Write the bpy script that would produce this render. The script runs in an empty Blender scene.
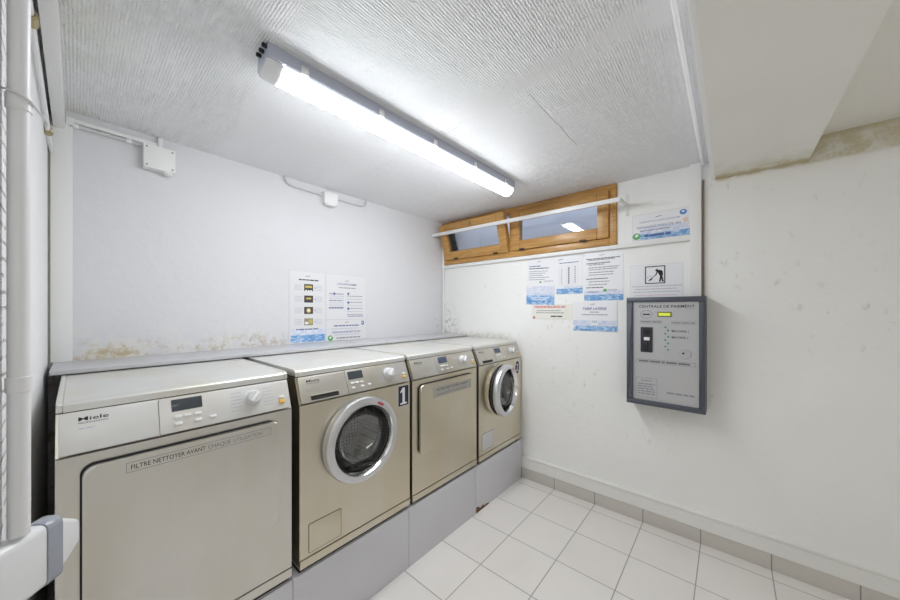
import bpy, bmesh, math, random
from mathutils import Matrix, Vector
random.seed(7)
S = bpy.context.scene
COL = S.collection
PI = math.pi

# ------------------------------------------------------------------ room dimensions (metres)
XW, YB, ZC = 2.486, 2.24, 2.305        # window wall, wall behind the machines, ceiling
XL = -0.08                             # narrow left wall
YF, ZP = 1.33, 0.326                   # machine fronts, plinth tops

# ------------------------------------------------------------------ materials
def newmat(name):
    m = bpy.data.materials.new(name); m.use_nodes = True
    nt = m.node_tree; b = nt.nodes['Principled BSDF']
    return m, nt, b
def simple(name, col, rough=.5, metal=0., spec=.5, emit=None, estr=0, coat=0):
    m, nt, b = newmat(name)
    b.inputs['Base Color'].default_value = (*col, 1)
    b.inputs['Roughness'].default_value = rough
    b.inputs['Metallic'].default_value = metal
    b.inputs['Specular IOR Level'].default_value = spec
    b.inputs['Coat Weight'].default_value = coat
    if emit:
        b.inputs['Emission Color'].default_value = (*emit, 1)
        b.inputs['Emission Strength'].default_value = estr
    return m
class N:
    """tiny node-building helper"""
    def __init__(s, nt): s.nt = nt
    def n(s, typ, **kw):
        x = s.nt.nodes.new(typ)
        for k, v in kw.items(): setattr(x, k, v)
        return x
    def l(s, a, b): s.nt.links.new(a, b)
    def put(s, sock, v):
        if hasattr(v, 'is_output') or hasattr(v, 'links'): s.l(v, sock)
        else: sock.default_value = v
    def math(s, op, a, b=None, c=None, clamp=False):
        x = s.n('ShaderNodeMath', operation=op, use_clamp=clamp)
        s.put(x.inputs[0], a)
        if b is not None: s.put(x.inputs[1], b)
        if c is not None: s.put(x.inputs[2], c)
        return x.outputs[0]
    def pos(s):
        g = s.n('ShaderNodeNewGeometry'); x = s.n('ShaderNodeSeparateXYZ'); s.l(g.outputs['Position'], x.inputs[0])
        return g.outputs['Position'], x.outputs[0], x.outputs[1], x.outputs[2]
    def noise(s, vec, scale, detail=4, rough=.55, dist=0):
        x = s.n('ShaderNodeTexNoise'); s.l(vec, x.inputs['Vector'])
        x.inputs['Scale'].default_value = scale; x.inputs['Detail'].default_value = detail
        x.inputs['Roughness'].default_value = rough; x.inputs['Distortion'].default_value = dist
        return x.outputs['Fac']
    def step(s, v, a, b):
        x = s.n('ShaderNodeMapRange', interpolation_type='SMOOTHSTEP'); s.put(x.inputs['Value'], v)
        x.inputs['From Min'].default_value = a; x.inputs['From Max'].default_value = b
        return x.outputs[0]
    def mix(s, f, a, b):
        x = s.n('ShaderNodeMix', data_type='RGBA'); s.put(x.inputs[0], f)
        s.put(x.inputs[6], (*a, 1) if isinstance(a, tuple) else a); s.put(x.inputs[7], (*b, 1) if isinstance(b, tuple) else b)
        return x.outputs[2]
    def scale(s, vec, v):
        x = s.n('ShaderNodeVectorMath', operation='MULTIPLY'); s.l(vec, x.inputs[0]); x.inputs[1].default_value = v
        return x.outputs[0]
    def bump(s, h, strength, dist, normal=None):
        x = s.n('ShaderNodeBump'); s.l(h, x.inputs['Height'])
        x.inputs['Strength'].default_value = strength; x.inputs['Distance'].default_value = dist
        if normal is not None: s.l(normal, x.inputs['Normal'])
        return x.outputs[0]

def wall_mat(name, col, stain=None, rough=.55, bump=.25):
    """white emulsion; stain(n, P, x, y, z) returns a list of (mask, colour) of mould, stains and painted shade"""
    m, nt, b = newmat(name); n = N(nt); P, x, y, z = n.pos()
    c = n.mix(n.step(n.noise(P, 1.3, 3), .35, .75), col, tuple(v * .955 for v in col))
    if stain:
        for f, cc in stain(n, P, x, y, z): c = n.mix(f, c, cc)
    n.l(c, b.inputs['Base Color']); b.inputs['Roughness'].default_value = rough
    h = n.math('ADD', n.noise(P, 14, 5), n.math('MULTIPLY', n.noise(P, 110, 2), .12))
    n.l(n.bump(h, bump, .012), b.inputs['Normal'])
    return m

def stain_back(n, P, x, y, z):
    ragged = n.noise(P, 6, 6, .7, .6)
    low = n.step(n.math('ADD', z, n.math('MULTIPLY', ragged, -.30)), 1.14, 1.04)     # creeping up from the ledge
    left = n.step(x, 1.0, .85)
    fine = n.step(n.noise(P, 22, 6, .75, .4), .46, .62)
    brown = n.math('MULTIPLY', n.math('MULTIPLY', low, left), fine)
    spot = n.math('MULTIPLY', n.step(n.math('ABSOLUTE', n.math('SUBTRACT', x, .11)), .16, .02), n.step(n.math('ADD', z, n.math('MULTIPLY', ragged, -.12)), 1.22, 1.12))
    peel = n.math('MULTIPLY', n.step(z, 1.42, 1.2), n.step(n.noise(P, 9, 3, .5, 1.2), .52, .56))
    peel = n.math('MULTIPLY', n.math('MULTIPLY', peel, n.step(x, 1.0, .6)), .5)
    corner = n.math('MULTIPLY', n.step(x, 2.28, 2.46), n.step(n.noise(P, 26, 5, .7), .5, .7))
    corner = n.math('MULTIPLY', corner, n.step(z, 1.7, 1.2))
    return [(peel, (.74, .73, .68)), (n.math('MULTIPLY', spot, n.math('ADD', .25, n.math('MULTIPLY', fine, .6))), (.60, .50, .24)), (n.math('MULTIPLY', brown, .75), (.46, .38, .26)), (corner, (.45, .42, .34))]
def stain_right(n, P, x, y, z):
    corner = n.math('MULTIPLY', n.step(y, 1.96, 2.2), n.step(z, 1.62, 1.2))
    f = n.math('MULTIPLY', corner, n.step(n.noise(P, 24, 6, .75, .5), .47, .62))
    edge = n.math('MULTIPLY', n.step(z, 1.24, 1.165), n.step(n.noise(P, 30, 5, .7), .42, .6))
    edge = n.math('MULTIPLY', edge, n.step(y, 1.4, 1.5))
    damp_shade = n.math('MULTIPLY', n.step(z, 2.10, 2.24), n.step(y, -.2, -.33))  # upper strip: stains plus the beam's shade painted into the colour
    damp_shade = n.math('MULTIPLY', damp_shade, n.step(n.noise(P, 10, 5, .7, .3), .25, .7))
    line = n.math('MULTIPLY', n.step(z, 2.27, 2.30), n.step(y, -.25, -.32))
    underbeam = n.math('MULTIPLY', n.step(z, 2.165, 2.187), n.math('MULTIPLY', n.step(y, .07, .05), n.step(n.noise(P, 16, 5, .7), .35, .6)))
    specks = n.math('MULTIPLY', n.step(n.noise(n.scale(P, (26, 26, 15)), 1, 4, .65), .60, .72), n.step(n.noise(P, 2.2, 2), .42, .62))
    return [(n.math('MULTIPLY', specks, .75), (.66, .645, .57)), (n.math('MULTIPLY', f, .9), (.43, .40, .31)), (n.math('MULTIPLY', edge, .5), (.46, .42, .30)),
            (n.math('MULTIPLY', damp_shade, .5), (.55, .50, .37)), (n.math('MULTIPLY', line, .6), (.46, .40, .24)), (n.math('MULTIPLY', underbeam, .7), (.55, .48, .28))]
def stain_beam(n, P, x, y, z):
    ragged = n.noise(P, 12, 6, .7, .5)
    f = n.step(n.math('ADD', x, n.math('MULTIPLY', ragged, .26)), 2.51, 2.61)
    specks = n.step(n.noise(P, 26, 3, .6), .70, .75)
    smear = n.math('MULTIPLY', n.step(n.math('ADD', x, n.math('MULTIPLY', ragged, .5)), 2.42, 2.75), .6)
    return [(n.math('MULTIPLY', specks, .5), (.55, .52, .45)), (smear, (.62, .59, .46)), (n.math('MULTIPLY', f, .85), (.50, .42, .22))]

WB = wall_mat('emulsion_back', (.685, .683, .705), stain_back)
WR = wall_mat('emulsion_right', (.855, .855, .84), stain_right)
WO = wall_mat('emulsion_plain', (.82, .815, .79))
BEAM = wall_mat('emulsion_beam', (.89, .885, .84), stain_beam)
PLASTER = wall_mat('plaster_step', (.78, .775, .75), bump=.5)

def left_wall_mat():
    m, nt, b = newmat('painted_masonry'); n = N(nt); P, x, y, z = n.pos()
    rough = n.step(y, .975, .955)                                   # bare rough courses nearest the doorway
    w = n.math('ADD', z, n.math('MULTIPLY', n.noise(P, 20, 4), .012))
    saw = n.math('FRACT', n.math('MULTIPLY', w, 36))
    joint = n.math('MULTIPLY', n.step(saw, .25, .12), n.step(n.noise(P, 30, 4), .38, .52))
    jm = n.math('MULTIPLY', joint, rough)
    damp_shade = n.math('MULTIPLY', n.step(y, 2.19, 2.235), .8)  # dark greenish line where this wall meets the back wall
    c = n.mix(jm, (.79, .79, .79), (.42, .41, .40))
    c = n.mix(damp_shade, c, (.40, .40, .27))
    n.l(c, b.inputs['Base Color']); b.inputs['Roughness'].default_value = .55
    h = n.math('SUBTRACT', n.noise(P, 14, 5), n.math('MULTIPLY', jm, 2))
    n.l(n.bump(h, .4, .012), b.inputs['Normal'])
    return m
WL = left_wall_mat()

def ceiling_mat():
    m, nt, b = newmat('ribbed_lining_paper'); n = N(nt); P, x, y, z = n.pos()
    def wave(direction, scale, dist):
        w = n.n('ShaderNodeTexWave', wave_type='BANDS', bands_direction=direction, wave_profile='SIN')
        n.l(P, w.inputs['Vector']); w.inputs['Scale'].default_value = scale
        w.inputs['Distortion'].default_value = dist; w.inputs['Detail'].default_value = 2.5; w.inputs['Detail Scale'].default_value = 2.4
        w.inputs['Detail Roughness'].default_value = .55
        return w.outputs['Fac']
    a, c = wave('Y', 33, 3.6), wave('X', 36, 3.4)
    left = n.step(n.math('ADD', x, n.math('MULTIPLY', y, -.1)), .36, .30)
    mx = n.n('ShaderNodeMix', data_type='FLOAT'); n.l(left, mx.inputs[0]); n.l(a, mx.inputs[2]); n.l(c, mx.inputs[3])
    h = mx.outputs[0]
    # trowelled-smooth band between two lengths of paper, and random worn patches
    band = n.math('MULTIPLY', n.step(n.math('ABSOLUTE', n.math('SUBTRACT', n.math('ADD', x, n.math('MULTIPLY', n.noise(P, 7, 3), .12)), 1.20)), .085, .03), .85)
    worn = n.math('MULTIPLY', n.step(n.noise(P, 5, 3), .52, .68), .55)
    keep = n.math('SUBTRACT', 1, n.math('MAXIMUM', band, worn))
    h = n.math('MULTIPLY', h, keep)
    h = n.math('MULTIPLY', h, n.math('ADD', .35, n.math('MULTIPLY', n.step(n.noise(P, 38, 2), .36, .56), .75)))
    h = n.math('MULTIPLY', h, n.step(y, -.05, -.01))            # plain plaster beyond the beam
    lump = n.math('MULTIPLY', n.step(n.noise(P, 34, 2), .66, .74), .8)
    h = n.math('ADD', n.math('ADD', h, n.math('MULTIPLY', n.noise(P, 60, 4), .6)), n.math('MULTIPLY', lump, n.step(y, -.05, -.01)))
    seam = n.math('MULTIPLY', n.step(n.math('ABSOLUTE', n.math('SUBTRACT', y, n.math('ADD', .615, n.math('MULTIPLY', n.noise(P, 10, 3), .012)))), .004, .001),
                  n.math('MULTIPLY', n.step(x, 1.22, 1.25), n.step(x, 1.80, 1.75)))
    h = n.math('SUBTRACT', h, n.math('MULTIPLY', seam, 1.5))
    c0 = n.mix(n.math('MULTIPLY', seam, .5), (.815, .82, .835), (.45, .45, .45))
    stain = n.math('MULTIPLY', n.step(x, .22, -.05), n.step(n.noise(P, 5, 4), .35, .7))
    c0 = n.mix(n.math('MULTIPLY', stain, .45), c0, (.58, .59, .45))
    c0 = n.mix(n.step(y, -.01, -.05), c0, (.86, .845, .80))
    n.l(c0, b.inputs['Base Color']); b.inputs['Roughness'].default_value = .5
    n.l(n.bump(h, .68, .0044), b.inputs['Normal'])
    return m
CEIL = ceiling_mat()

TILE, TX, TY = .305, 1.775, .436
def floor_mat(name, ca, grout, x0, y0, vert=False):
    m, nt, b = newmat(name); n = N(nt); P, x, y, z = n.pos()
    def line(v, o, w):
        f = n.math('FRACT', n.math('ADD', n.math('DIVIDE', n.math('SUBTRACT', v, o), TILE), 50.5))
        return n.math('ABSOLUTE', n.math('SUBTRACT', f, .5)), w
    dy, _ = line(y, y0, 0)
    d = dy if vert else n.math('MINIMUM', line(x, x0, 0)[0], dy)
    g = n.step(d, .0100, .0070)
    per = n.n('ShaderNodeTexWhiteNoise', noise_dimensions='2D')
    cx = n.math('FLOOR', n.math('DIVIDE', n.math('SUBTRACT', x, x0), TILE)); cy = n.math('FLOOR', n.math('DIVIDE', n.math('SUBTRACT', y, y0), TILE))
    cmb = n.n('ShaderNodeCombineXYZ'); n.l(cx, cmb.inputs[0]); n.l(cy, cmb.inputs[1]); n.l(cmb.outputs[0], per.inputs['Vector'])
    c = n.mix(n.math('MULTIPLY', per.outputs['Value'], .5), ca, tuple(v * .93 for v in ca))
    c = n.mix(n.math('MULTIPLY', n.noise(P, 160, 3), .25), c, tuple(v * .85 for v in ca))
    c = n.mix(n.math('MULTIPLY', n.step(n.noise(P, 3, 4), .45, .75), .18), c, tuple(v * .75 for v in ca))
    c = n.mix(g, c, grout)
    n.l(c, b.inputs['Base Color']); b.inputs['Roughness'].default_value = .38
    n.l(n.bump(n.math('SUBTRACT', 1, g), .5, .003), b.inputs['Normal'])
    return m
FLOOR = floor_mat('floor_tiles', (.77, .742, .715), (.36, .35, .335), TX, TY)
SKIRT = floor_mat('skirting_tiles', (.58, .555, .515), (.28, .26, .24), TX, TY, True)

def steel_mat(name, col, rough=.34, streak=.12, metal=1.):
    m, nt, b = newmat(name); n = N(nt); P, x, y, z = n.pos()
    br = n.noise(n.scale(P, (220, 220, 3)), 1, 3)
    big = n.noise(n.scale(P, (5, 5, 1.5)), 1, 3)
    c = n.mix(n.math('MULTIPLY', br, streak * 2), col, tuple(v * .82 for v in col))
    c = n.mix(n.step(big, .4, .7), c, tuple(v * k for v, k in zip(col, (.95, .92, .86))))
    n.l(c, b.inputs['Base Color']); b.inputs['Metallic'].default_value = metal
    n.l(n.math('ADD', rough - .05, n.math('MULTIPLY', br, .1)), b.inputs['Roughness'])
    return m
STEEL = steel_mat('stainless_front', (.70, .65, .54))
STEEL_G = steel_mat('stainless_grey', (.73, .72, .69), .30)
LIDM = steel_mat('lid_steel', (.70, .70, .68), .38, .06, .55)
PANEL = steel_mat('fascia', (.71, .71, .70), .42, .05, .35)
PANEL_S = steel_mat('fascia_steel', (.62, .60, .55), .40, .05, .8)
SILVER = simple('silver_ring', (.68, .69, .71), .30, .9)
CHROME = simple('chrome', (.82, .82, .82), .14, 1)
BLACK = simple('black_rubber', (.012, .012, .014), .6)
GASKET = simple('grey_gasket', (.22, .22, .23), .5)
SEAM = simple('shadow_joint', (.13, .12, .10), .6)
DARK = simple('dark_recess', (.02, .02, .02), .5)
LCD = simple('dark_display', (.055, .065, .075), .15)
LCDB = simple('blue_display', (.07, .09, .14), .15)
WHITEP = simple('white_plastic', (.80, .80, .80), .35)
GREYP = simple('light_grey_plastic', (.62, .62, .63), .4)
YELLOW = simple('yellow_button', (.80, .48, .08), .4)
REDP = simple('red_print', (.62, .05, .07), .5)
NAVY = simple('navy_sticker', (.018, .022, .055), .45)
INK = simple('black_ink', (.02, .02, .022), .6)
INKG = simple('grey_ink', (.27, .27, .31), .6)
INKM = simple('faded_ink', (.17, .17, .18), .6)
LABELG = simple('worn_label', (.40, .39, .36), .5)
INKL = simple('pale_ink', (.50, .51, .58), .6)
INKB = simple('blue_ink', (.10, .13, .33), .6)
PAPER = simple('paper', (.80, .80, .83), .35)
PAPERW = simple('worn_paper', (.71, .705, .72), .4)
PAPERC = simple('cream_paper', (.79, .78, .72), .5)
GREEN = simple('green_mark', (.10, .38, .12), .5)
BLUEM = simple('blue_mark', (.10, .25, .55), .5)
PIPEW = simple('white_painted_pipe', (.78, .78, .79), .38)
PVC = simple('white_pvc', (.80, .80, .79), .4)
PVCB = simple('clean_white_pvc', (.92, .92, .92), .35)
CABLE = simple('grey_white_cable', (.60, .60, .60), .5)
BRASS = simple('old_brass', (.42, .36, .19), .45, .8)
GAPM = simple('mossy_gap', (.05, .055, .03), .9)
TAPE = simple('grey_tape', (.33, .35, .40), .25)
WRAP = simple('white_wrap', (.77, .78, .79), .3)
RUST = simple('rust', (.16, .08, .035), .85)
BRONZE = simple('brown_stained_pipe', (.30, .22, .16), .5)
GREYM = simple('grey_ledge', (.50, .50, .52), .32)
PLINTH = simple('grey_enamel', (.62, .62, .66), .32, .15)
CABF = simple('slate_grey_paint', (.074, .084, .107), .4)
CABP = simple('brushed_plate', (.56, .56, .58), .36, .55)
GREENLED = simple('green_lamp', (.04, .35, .22), .3)
LCDY = simple('lit_lcd', (.45, .5, .05), .3, emit=(.62, .72, .08), estr=.45)
LAMPB = simple('fixture_grey', (.50, .53, .62), .4)
TUBE = simple('lit_diffuser', (.9, .9, .9), .3, emit=(.93, .965, 1.0), estr=40)
SHOULDER = simple('frosted_shoulder', (.9, .92, .95), .3, emit=(.93, .965, 1.0), estr=1.1)
ENDCAP = simple('frosted_end', (.80, .81, .83), .25)

def wood_mat():
    m, nt, b = newmat('varnished_pine'); n = N(nt); P, x, y, z = n.pos()
    g = n.noise(n.scale(P, (30, 4, 45)), 1, 4, .6, 1.5)
    c = n.mix(n.step(g, .3, .7), (.58, .33, .105), (.42, .21, .055))
    n.l(c, b.inputs['Base Color']); b.inputs['Roughness'].default_value = .33
    return m
WOOD = wood_mat()
def water_mat():
    m, nt, b = newmat('water_photo_print'); n = N(nt); P, x, y, z = n.pos()
    w = n.noise(n.scale(P, (24, 24, 50)), 1, 5, .65, 1.2)
    r = n.n('ShaderNodeValToRGB'); n.l(w, r.inputs[0])
    r.color_ramp.elements[0].position = .33; r.color_ramp.elements[0].color = (.06, .22, .52, 1)
    r.color_ramp.elements[1].position = .66; r.color_ramp.elements[1].color = (.70, .78, .88, 1)
    e = r.color_ramp.elements.new(.5); e.color = (.22, .42, .70, 1)
    n.l(r.outputs[0], b.inputs['Base Color']); b.inputs['Roughness'].default_value = .3
    return m
WATER = water_mat()
def pale_water_mat():
    m, nt, b = newmat('pale_water_print'); n = N(nt); P, x, y, z = n.pos()
    w = n.noise(n.scale(P, (24, 24, 40)), 1, 5, .65, 1.2)
    n.l(n.mix(n.step(w, .3, .7), (.52, .58, .76), (.78, .79, .84)), b.inputs['Base Color']); b.inputs['Roughness'].default_value = .3
    return m
WATERP = pale_water_mat()
def drum_mat():
    m, nt, b = newmat('perforated_drum'); n = N(nt); P, x, y, z = n.pos()
    v = n.n('ShaderNodeTexVoronoi'); v.inputs['Scale'].default_value = 58; v.inputs['Randomness'].default_value = .15; n.l(P, v.inputs['Vector'])
    n.l(n.mix(n.step(v.outputs['Distance'], .34, .26), (.82, .82, .82), (.24, .24, .24)), b.inputs['Base Color'])
    b.inputs['Metallic'].default_value = .1; b.inputs['Roughness'].default_value = .3
    return m
DRUM = drum_mat()
def glass_mat(name, tint, refl=1.5):
    m, nt, b = newmat(name); n = N(nt); nt.nodes.remove(b)
    out = nt.nodes['Material Output']
    t = n.n('ShaderNodeBsdfTransparent'); t.inputs[0].default_value = (*tint, 1)
    g = n.n('ShaderNodeBsdfGlossy'); g.inputs['Roughness'].default_value = .02
    f = n.n('ShaderNodeFresnel'); f.inputs[0].default_value = refl
    mx = n.n('ShaderNodeMixShader'); n.l(f.outputs[0], mx.inputs[0]); n.l(t.outputs[0], mx.inputs[1]); n.l(g.outputs[0], mx.inputs[2])
    n.l(mx.outputs[0], out.inputs[0])
    return m
GLASS = glass_mat('window_glass', (.9, .93, .95), 1.6)
PORT = glass_mat('porthole_glass', (.92, .94, .94), 2.6)

# ------------------------------------------------------------------ mesh helpers
FONT_CACHE = {}
def font_geo(txt, bold):
    k = (txt, bold)
    if k not in FONT_CACHE:
        cu = bpy.data.curves.new('t', 'FONT'); cu.body = txt; cu.size = 1; cu.offset = bold; cu.resolution_u = 3
        cu.align_x = 'LEFT'
        o = bpy.data.objects.new('t', cu); COL.objects.link(o)
        dg = bpy.context.evaluated_depsgraph_get(); me = o.evaluated_get(dg).to_mesh()
        vs = [tuple(v.co) for v in me.vertices]; fs = [tuple(p.vertices) for p in me.polygons]
        o.evaluated_get(dg).to_mesh_clear(); bpy.data.objects.remove(o); bpy.data.curves.remove(cu)
        FONT_CACHE[k] = (vs, fs)
    return FONT_CACHE[k]
def frame(o, u, v):
    u, v = Vector(u).normalized(), Vector(v).normalized(); n = u.cross(v)
    return Matrix(((u.x, v.x, n.x, o[0]), (u.y, v.y, n.y, o[1]), (u.z, v.z, n.z, o[2]), (0, 0, 0, 1)))
class MB:
    def __init__(s): s.v = []; s.f = []; s.m = []; s.mats = []
    def mi(s, m):
        if m not in s.mats: s.mats.append(m)
        return s.mats.index(m)
    def add(s, vs, fs, mat, M=None):
        o = len(s.v); i = s.mi(mat)
        s.v += [tuple(M @ Vector(p)) if M else tuple(p) for p in vs]
        for f in fs: s.f.append(tuple(o + k for k in f)); s.m.append(i)
        return s
    def bm(s, b, mat, M=None):
        b.verts.ensure_lookup_table(); b.verts.index_update()
        s.add([v.co.copy() for v in b.verts], [[v.index for v in f.verts] for f in b.faces], mat, M); b.free(); return s
    def box(s, x0, x1, y0, y1, z0, z1, mat, bev=0, seg=2, M=None):
        b = bmesh.new(); bmesh.ops.create_cube(b, size=1)
        for v in b.verts: v.co = Vector(((x0 + x1) / 2 + v.co.x * (x1 - x0), (y0 + y1) / 2 + v.co.y * (y1 - y0), (z0 + z1) / 2 + v.co.z * (z1 - z0)))
        if bev: bmesh.ops.bevel(b, geom=b.edges[:], offset=bev, segments=seg, affect='EDGES', profile=.6)
        return s.bm(b, mat, M)
    def prism(s, pts, w0, w1, mat, M=None, bev=0, seg=2, both=False):
        """2-D outline pts (u, v) counter-clockwise, extruded along w; bev rounds the w1 rim (and w0 if both)"""
        b = bmesh.new(); lo = [b.verts.new((p[0], p[1], w0)) for p in pts]; hi = [b.verts.new((p[0], p[1], w1)) for p in pts]
        n = len(pts); top = b.faces.new(hi); bot = b.faces.new(lo[::-1])
        for i in range(n): b.faces.new((lo[i], lo[(i + 1) % n], hi[(i + 1) % n], hi[i]))
        if bev:
            e = list(top.edges) + (list(bot.edges) if both else [])
            bmesh.ops.bevel(b, geom=e, offset=bev, segments=seg, affect='EDGES', profile=.5)
        return s.bm(b, mat, M)
    def lathe(s, prof, mat, M=None, n=48, sweep=1.):
        vs, fs = [], []
        for r, h in prof:
            for k in range(n): a = 2 * PI * k / n * sweep; vs.append((r * math.cos(a), r * math.sin(a), h))
        for i in range(len(prof) - 1):
            for k in range(n): fs.append((i * n + k, i * n + (k + 1) % n, (i + 1) * n + (k + 1) % n, (i + 1) * n + k))
        return s.add(vs, fs, mat, M)
    def tube(s, pts, r, mat, n=10, M=None):
        pts = [Vector(p) for p in pts]; vs, fs = [], []
        up = None
        for i, p in enumerate(pts):
            d = (pts[min(i + 1, len(pts) - 1)] - pts[max(i - 1, 0)]).normalized()
            if up is None:
                up = Vector((0, 0, 1)) if abs(d.z) < .9 else Vector((1, 0, 0))
            a = d.cross(up).normalized(); c = a.cross(d).normalized(); up = c
            for k in range(n): t = 2 * PI * k / n; vs.append(p + (a * math.cos(t) + c * math.sin(t)) * r)
        for i in range(len(pts) - 1):
            for k in range(n): fs.append((i * n + k, (i + 1) * n + k, (i + 1) * n + (k + 1) % n, i * n + (k + 1) % n))
        fs.append(tuple(range(n))); L = (len(pts) - 1) * n; fs.append(tuple(L + k for k in range(n))[::-1])
        return s.add(vs, fs, mat, M)
    def text(s, txt, x, y, h, mat, M, bold=0., sx=1., align='l', w=.0003, width=None):
        vs, fs = font_geo(txt, bold)
        if not vs: return s
        x0, x1 = min(v[0] for v in vs), max(v[0] for v in vs)
        k = h / .70
        if width: sx = width / ((x1 - x0) * k)
        W = (x1 - x0) * k * sx
        ox = {'l': 0, 'c': -W / 2, 'r': -W}[align]
        return s.add([(x + ox + (v[0] - x0) * k * sx, y + v[1] * k, w) for v in vs], fs, mat, M)
    def rect(s, x0, x1, y0, y1, mat, M, w=.0003):
        return s.add([(x0, y0, w), (x1, y0, w), (x1, y1, w), (x0, y1, w)], [(0, 1, 2, 3)], mat, M)
    def outline(s, x0, x1, y0, y1, t, mat, M, w=.0003):
        s.rect(x0, x1, y0, y0 + t, mat, M, w); s.rect(x0, x1, y1 - t, y1, mat, M, w)
        s.rect(x0, x0 + t, y0 + t, y1 - t, mat, M, w); s.rect(x1 - t, x1, y0 + t, y1 - t, mat, M, w); return s
    def disc(s, cx, cy, rx, ry, mat, M, w=.0003, n=28, rot=0):
        ca, sa = math.cos(rot), math.sin(rot)
        P = [(rx * math.cos(2 * PI * k / n), ry * math.sin(2 * PI * k / n)) for k in range(n)]
        return s.add([(cx + a * ca - b * sa, cy + a * sa + b * ca, w) for a, b in P], [tuple(range(n))], mat, M)
    def words(s, x0, x1, y, h, mat, M, w=.0003, seed=0):
        """a line of small print: unreadable word-length strokes"""
        R = random.Random(seed * 977 + int(abs(y) * 1e5)); x = x0
        while x < x1 - h:
            L = min(R.uniform(1.6, 5.5) * h, x1 - x); s.rect(x, x + L, y, y + h, mat, M, w); x += L + h * .5
        return s
    def build(s, name, parent=None, kind=None, smooth=True):
        me = bpy.data.meshes.new(name); me.from_pydata(s.v, [], s.f)
        for m in s.mats: me.materials.append(m)
        me.polygons.foreach_set('material_index', s.m)
        me.polygons.foreach_set('use_smooth', [smooth] * len(s.f))
        me.update()
        if smooth: me.set_sharp_from_angle(angle=math.radians(32))
        o = bpy.data.objects.new(name, me); COL.objects.link(o)
        if parent: o.parent = parent
        if kind: o['kind'] = kind
        return o
def tag(o, label, cat, group=None):
    o['label'] = label; o['category'] = cat
    if group: o['group'] = group
    return o
def thing(name, label, cat, loc=(0, 0, 0), group=None):
    o = bpy.data.objects.new(name, None); COL.objects.link(o); o.location = loc; o.empty_display_size = .05
    return tag(o, label, cat, group)
def rrect(x0, x1, y0, y1, r, n=6):
    P = []
    for cx, cy, a0 in ((x1 - r, y0 + r, -PI / 2), (x1 - r, y1 - r, 0), (x0 + r, y1 - r, PI / 2), (x0 + r, y0 + r, PI)):
        for k in range(n + 1): a = a0 + PI / 2 * k / n; P.append((cx + r * math.cos(a), cy + r * math.sin(a)))
    return P

# ------------------------------------------------------------------ room shell
MB().box(-1.3, XW + .25, -1.7, YB + .15, -.1, 0, FLOOR).build('floor', kind='structure', smooth=False)
MB().box(-1.3, XW + .25, -1.7, YB + .15, ZC, ZC + .12, CEIL).build('ceiling', kind='structure', smooth=False)
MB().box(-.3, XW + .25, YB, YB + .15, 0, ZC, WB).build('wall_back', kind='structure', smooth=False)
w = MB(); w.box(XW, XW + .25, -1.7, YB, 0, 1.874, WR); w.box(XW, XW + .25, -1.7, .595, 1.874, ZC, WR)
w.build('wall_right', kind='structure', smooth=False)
MB().box(XL - .1, XL, .5, YB, 0, ZC, WL).build('wall_left', kind='structure', smooth=False)
MB().box(-1.3, XL - .1, .5, .6, 0, ZC, WO).build('wall_return', kind='structure', smooth=False)
MB().box(-1.4, -1.3, -1.7, .6, 0, ZC, WO).build('wall_passage', kind='structure', smooth=False)
MB().box(-1.4, XW + .25, -1.8, -1.7, 0, ZC, WO).build('wall_rear', kind='structure', smooth=False)
MB().box(-1.3, XW, -.311, .063, 2.188, ZC, BEAM).build('ceiling_beam', kind='structure', smooth=False)
MB().box(2.470, XW, -1.7, YF + .02, 0, .090, SKIRT, .002).build('baseboard_right', kind='structure')
stp = MB()
stp.prism([(0, .090), (.020, .090), (.017, .165), (.022, .172), (.022, .183), (0, .187)], -1.7, YF + .05, PLASTER, frame((XW, 0, 0), (-1, 0, 0), (0, 0, 1)) @ Matrix.Diagonal((1, 1, -1, 1)))
stp.build('trim_2', kind='structure')
# light well outside the window
lw = MB()
lw.box(3.15, 3.25, .2, 2.7, 1.6, 2.9, WO); lw.box(XW + .25, 3.15, .2, .3, 1.6, 2.9, WO); lw.box(XW + .25, 3.15, YB, YB + .1, 1.6, 2.9, WO)
lw.box(XW + .25, 3.15, .3, 2.6, 1.6, 1.7, WO)
lw.build('wall_lightwell', kind='structure', smooth=False)
# white flat cover board up the left end of the back wall, and the strip under the window
MB().box(-.073, -.010, YB - .012, YB, 1.183, 2.262, PVC, .002).build('trim_1', kind='structure')
MB().box(XW - .022, XW, .184, YB, 1.843, 1.871, PVC, .003).build('trim_3', kind='structure')

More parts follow.
